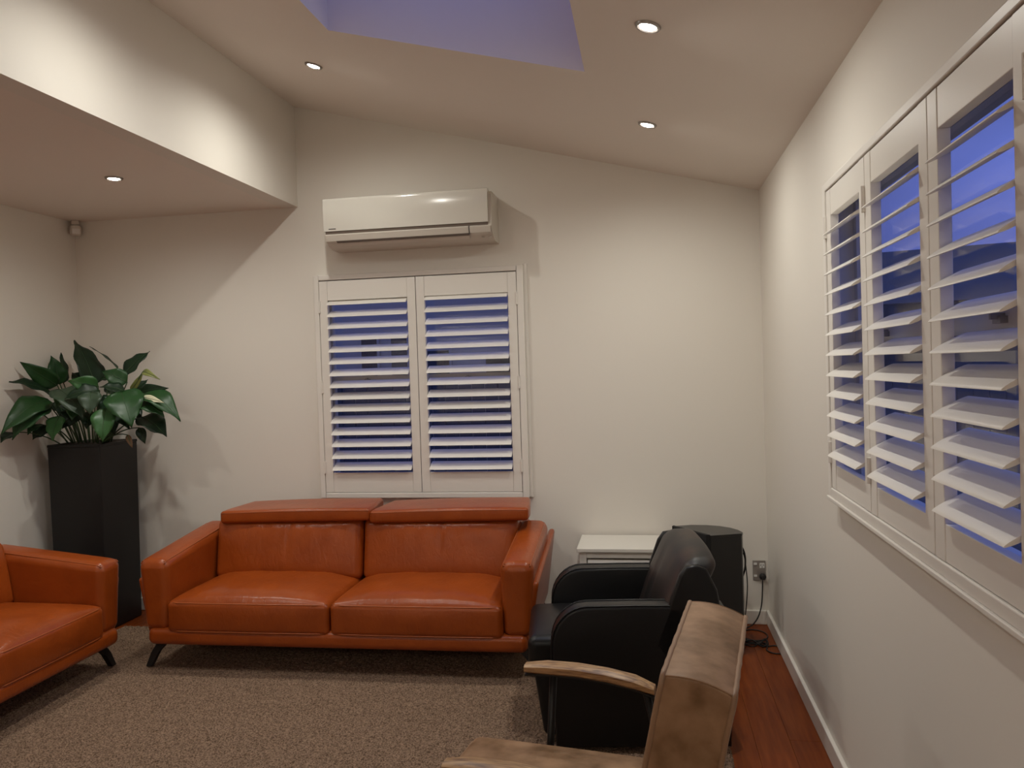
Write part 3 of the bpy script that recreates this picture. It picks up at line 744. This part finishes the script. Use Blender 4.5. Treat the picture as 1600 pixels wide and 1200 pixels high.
# ------------------------------------------------------------------ black leather armchair (faces -x before turning)
bc = thing('black_armchair', 'black leather armchair with rounded arms beside the orange sofa', 'armchair', (-.06, 3.235, RZ), math.radians(6.5))
def arm_poly():
    # side outline (x, z); front is -x
    pts = [(-.345, .02), (-.352, .30)]
    cx, cz, R = -.352+.135, .545-.150, .135
    for k in range(0, 9):
        a = PI-(PI/2)*k/8; pts.append((cx+R*math.cos(a), cz+.150*math.sin(a)))
    pts += [(-.05, .546), (.10, .544), (.20, .542), (.285, .54), (.31, .30), (.30, .02)]
    return pts
def bevel_prism(poly, y0, y1, bev, steps=3):
    """extrude in y with rounded rims"""
    n = len(poly); cx = sum(p[0] for p in poly)/n; cz = sum(p[1] for p in poly)/n
    # inward offset by vertex normals
    nr = []
    for i in range(n):
        a, b, c = Vector(poly[i-1]), Vector(poly[i]), Vector(poly[(i+1) % n])
        e1 = (b-a).normalized(); e2 = (c-b).normalized(); t = (e1+e2); t = t.normalized() if t.length > 1e-6 else e1
        nn = Vector((t.y, -t.x))
        nr.append(nn)
    area = sum(poly[i-1][0]*poly[i][1]-poly[i][0]*poly[i-1][1] for i in range(n))
    sgn = -1 if area > 0 else 1
    rl = [(y0+bev*(1-math.cos(PI/2*k/steps)), bev*(1-math.sin(PI/2*k/steps))) for k in range(steps+1)]
    rl = rl+[(y0+y1-y, off) for y, off in reversed(rl)]
    vs = []
    for y, off in rl:
        for i in range(n):
            vs.append((poly[i][0]+sgn*nr[i].x*off, y, poly[i][1]+sgn*nr[i].y*off))
    fs = []
    for q in range(len(rl)-1):
        for i in range(n):
            j = (i+1) % n; fs.append((q*n+i, q*n+j, (q+1)*n+j, (q+1)*n+i))
    fs.append(tuple(range(n))); fs.append(tuple(reversed(range((len(rl)-1)*n, len(rl)*n))))
    return vs, fs
for sd in (-1, 1):
    poly = arm_poly()
    y0, y1 = (.232, .322) if sd > 0 else (-.322, -.232)
    a = MB().add(*bevel_prism(poly, y0, y1, .012)).build('arm', M['black'], bc, True, 45)
    sm = MB()
    for yy in (y0+.006, y1-.006):
        sm.tube([(x_, yy, z_) for x_, z_ in [(-.350, .18)]+poly[1:-3]], .0035, 6)
    sm.build('piping', M['black'], a, True)
# seat: waterfall front, stands forward of the arms
def bseat(p, n):
    x, y, z = p
    z += .018*(1-n[1]**2)*(1-n[0]**2)*max(0, n[2])
    return [x, y, z]
MB().soft((.50, .458, .135), .035, (-.195, 0, .335), (8, 6, 2), 4, bseat).build('seat_cushion', M['black'], bc, True)
def bfront(p, n):
    x, y, z = p
    if n[0] < 0: x += .035*(1-(n[2]+1)/2)
    return [x, y, z]
MB().soft((.60, .462, .255), .02, (-.125, 0, .150), (4, 4, 4), 3, bfront).build('base', M['black'], bc, True)
def bback(p, n):
    x, y, z = p
    u = (n[2]+1)/2
    x += .145*u                       # recline
    if n[0] < 0:
        x -= .018*(1-n[1]**2)*(1-n[2]**2)
        x += .010*math.exp(-((y-.05)/.02)**2)*(1-abs(n[2]))
    if n[2] > 0: z -= .035*abs(n[1])**3*n[2]
    return [x, y, z]
bk = MB().soft((.125, .60, .375), .045, (.075, 0, .545), (3, 12, 8), 4, bback).build('backrest', M['blackback'], bc, True)
# near and far side panels of the back
for sd in (-1, 1):
    pl = [(.03, .40), (.075, .52), (.125, .655), (.15, .688), (.19, .694), (.225, .68), (.262, .60), (.285, .45), (.295, .30), (.10, .30)]
    MB().add(*bevel_prism(pl, sd*.305-.017, sd*.305+.017, .010)).build('back_wing', M['black'], bc, True, 45)
MB().cbox(.24, .31, -.29, .29, .03, .50, .02).build('rear_panel', M['black'], bc)
for sx in (-.31, .25):
    for sy in (-.25, .25): MB().lathe([(.016, 0), (.02, .024)], (sx, sy, 0), 12).build('foot', M['legblack'], bc)

# ------------------------------------------------------------------ tan leather lounge chair (front = -x before turning)
tcx = thing('tan_lounge_chair', 'distressed tan leather lounge chair with a worn timber armrest in the foreground', 'armchair', (.057, 1.91, RZ), math.radians(-9.1))
# local: origin below centre of the back's top front edge
RC = math.radians(12)
def tb(p, n):
    x, y, z = p
    if n[0] < 0: x -= .016*(1-abs(n[1])**3)*(1-abs(n[2])**3)
    if n[2] > 0: z += .012*(1-n[0]**2)
    # recline about the top front edge
    zz = z-.245; xx = x+.075
    c_, s_ = math.cos(RC), math.sin(RC)
    return [xx*c_+zz*s_, y, -xx*s_+zz*c_+.79]
bkr = MB().soft((.150, .530, .49), .008, (0, 0, 0), (6, 12, 12), 3, tb).build('backrest', M['tan'], tcx, True)
def tpt(x, y, z): q = tb([x, y, z], [0 if abs(x) < .07 else (1 if x > 0 else -1), 1 if abs(y) > .2 else 0, 0]); return tuple(q)
pp = MB()
for xs in (-.0735, .0735):
    loop = []
    hy, hz = .263, .2435
    for k in range(0, 21): loop.append((xs, -hy, -hz+2*hz*k/20))
    for k in range(1, 20): loop.append((xs, -hy+2*hy*k/20, hz))
    for k in range(0, 21): loop.append((xs, hy, hz-2*hz*k/20))
    rndw = random.Random(5)
    pts = []
    for q in loop:
        c_, s_ = math.cos(RC), math.sin(RC); zz = q[2]-.245; xx = q[0]+.075
        pts.append((xx*c_+zz*s_+rndw.uniform(-.0008, .0008), q[1], -xx*s_+zz*c_+.79))
    pp.tube(pts, .0065, 8)
pp.build('piping', M['tanpipe'], bkr, True)
for ys in (-.2635, .2635):
    sm = MB(); pts = []
    for k in range(9):
        xx = -.068+.136*k/8; n_ = (xx/.075, 0, 1); q = tb([xx, ys, .2435], n_); pts.append(tuple(q))
    sm.tube(pts, .0022, 6); sm.build('top_seam', M['tan'], bkr, True)
def ts(p, n):
    x, y, z = p
    z += .022*(1-n[1]**2)*(1-abs(n[0])**3)*max(0, n[2])
    return [x, y, z]
st_ = MB().soft((.56, .50, .13), .03, (-.355, 0, .295), (12, 10, 2), 4, ts).build('seat_cushion', M['tan'], tcx, True)
hx, hy, zz = .268, .238, .350; cx = -.355
lp = [(cx-hx+.03, -hy, zz), (cx+hx, -hy, zz), (cx+hx, hy, zz), (cx-hx+.03, hy, zz), (cx-hx+.008, hy-.008, zz), (cx-hx, hy-.03, zz), (cx-hx, -hy+.03, zz), (cx-hx+.008, -hy+.008, zz)]
MB().tube(lp, .006, 8, closed=True).build('piping', M['tanpipe'], st_, True)
for sd in (1, -1):
    y = sd*.298
    # timber arm: gently bowed bar
    ctr = [(-.105, .523), (-.16, .540), (-.24, .5525), (-.33, .5585), (-.42, .5575), (-.485, .552)]
    vs = []; fs = []
    NS = len(ctr)
    for k, (ax, az) in enumerate(ctr):
        th_ = .0155; wy = .026
        e = .75 if k in (0, NS-1) else 1
        for (a, b) in ((-1, -.5), (-.6, -1), (.6, -1), (1, -.5), (1, .5), (.6, 1), (-.6, 1), (-1, .5)):
            vs.append((ax, y+a*wy*e, az+b*th_*e))
    for k in range(NS-1):
        for q in range(8): fs.append((k*8+q, k*8+(q+1) % 8, (k+1)*8+(q+1) % 8, (k+1)*8+q))
    ends = MB().add(vs, fs)
    ends.add(vs[:8], [tuple(range(8))]); ends.add(vs[-8:], [tuple(range(8))])
    ends.build('armrest', M['wood'], tcx, True, 50)
    ml = MB()
    ml.add([(ax, y+a*.013, az-.0158-b) for (ax, az) in ctr for (a, b) in ((-1, 0), (1, 0), (1, .006), (-1, .006))],
           [(k*4+q, k*4+(q+1) % 4, k*4+4+(q+1) % 4, k*4+4+q) for k in range(NS-1) for q in range(4)]+[(0, 1, 2, 3), (NS*4-4, NS*4-3, NS*4-2, NS*4-1)])
    ml.build('arm_bracket', M['steel'], tcx)
    for (tx, tz, bx_) in ((-.40, .536, -.44), (-.13, .514, -.02)):
        MB().tube([(tx, y, tz), ((tx+bx_)/2, y, .27), (bx_, y, 0)], .011, 10).build('leg', M['steel'], tcx, True)
MB().tube([(-.425, -.298, .20), (-.425, .298, .20)], .010, 8).tube([(-.075, -.298, .22), (-.075, .298, .22)], .010, 8).tube([(-.425, -.2, .205), (-.075, -.2, .225)], .010, 8).tube([(-.425, .2, .205), (-.075, .2, .225)], .010, 8).build('seat_frame', M['steel'], tcx, True)

# ------------------------------------------------------------------ outside
gr = MB().box(-30, 30, YB+WT, 40, -.35, -.30).box(XR+WT, 30, -12, YB+WT, -.35, -.30).build('ground', M['ground']); struct(gr)
hs = thing('neighbour_house', 'pale neighbouring house with dark windows seen through the back shutters', 'house', (-3.2, 9.0, -.3))
MB().box(-6, 3.1, 0, 5, 0, 4.6).build('wall', M['housewall'], hs)
MB().prism([(-.5, 4.6), (5.5, 4.6), (2.5, 6.4)], -6.4, 3.5, 'yz').build('roof', M['roof'], hs)
for (a, b, z0, z1) in ((-.14, .05, 1.55, 2.16), (.23, .42, 1.55, 2.14), (.64, .93, 1.5, 1.98), (1.37, 1.75, 1.5, 1.90)):
    f_ = MB().box(a-.03, b+.03, -.03, 0, z0-.03, z1+.03).build('window_frame', M['housewall'], hs)
    MB().box(a, b, -.034, -.02, z0, z1).build('pane', M['winDark'], f_)
h2 = thing('side_house', 'dark low-roofed house beyond the yard, seen through the right wall shutters', 'house', (7.5, 15.0, -.3), math.radians(-14))
MB().box(-5, 5, 0, 5, 0, 2.7).build('wall', M['housedark'], h2)
MB().add([(-5.4, -.5, 2.7), (5.4, -.5, 2.7), (5.4, 5.5, 2.7), (-5.4, 5.5, 2.7), (-3.6, 2.5, 4.0), (3.6, 2.5, 4.0)], [(0, 1, 5, 4), (1, 2, 5), (2, 3, 4, 5), (3, 0, 4), (0, 3, 2, 1)]).build('roof', M['roof'], h2)
for a in (-3.6, -.6, 2.0):
    f_ = MB().box(a, a+1.2, -.04, 0, 1.1, 2.2).build('window_frame', M['housewall'], h2)
    MB().box(a+.06, a+1.14, -.045, -.02, 1.16, 2.14).build('pane', M['winDark'], f_)
fc = thing('paling_fence', 'dark vertical paling fence outside the windows', 'fence', (0, 6.9, -.3))
pm = MB().cbox(-.058, .058, -.010, .010, 0, 1.62, .003).mesh('paling', M['paling'])
x = -6.0
while x < 7:
    inst('paling', pm, fc, (x, random.uniform(-.003, .003), random.uniform(-.01, .01))); x += .122
for z in (.35, 1.25): MB().box(-6.1, 7.1, .012, .055, z, z+.09).build('rail', M['paling'], fc)
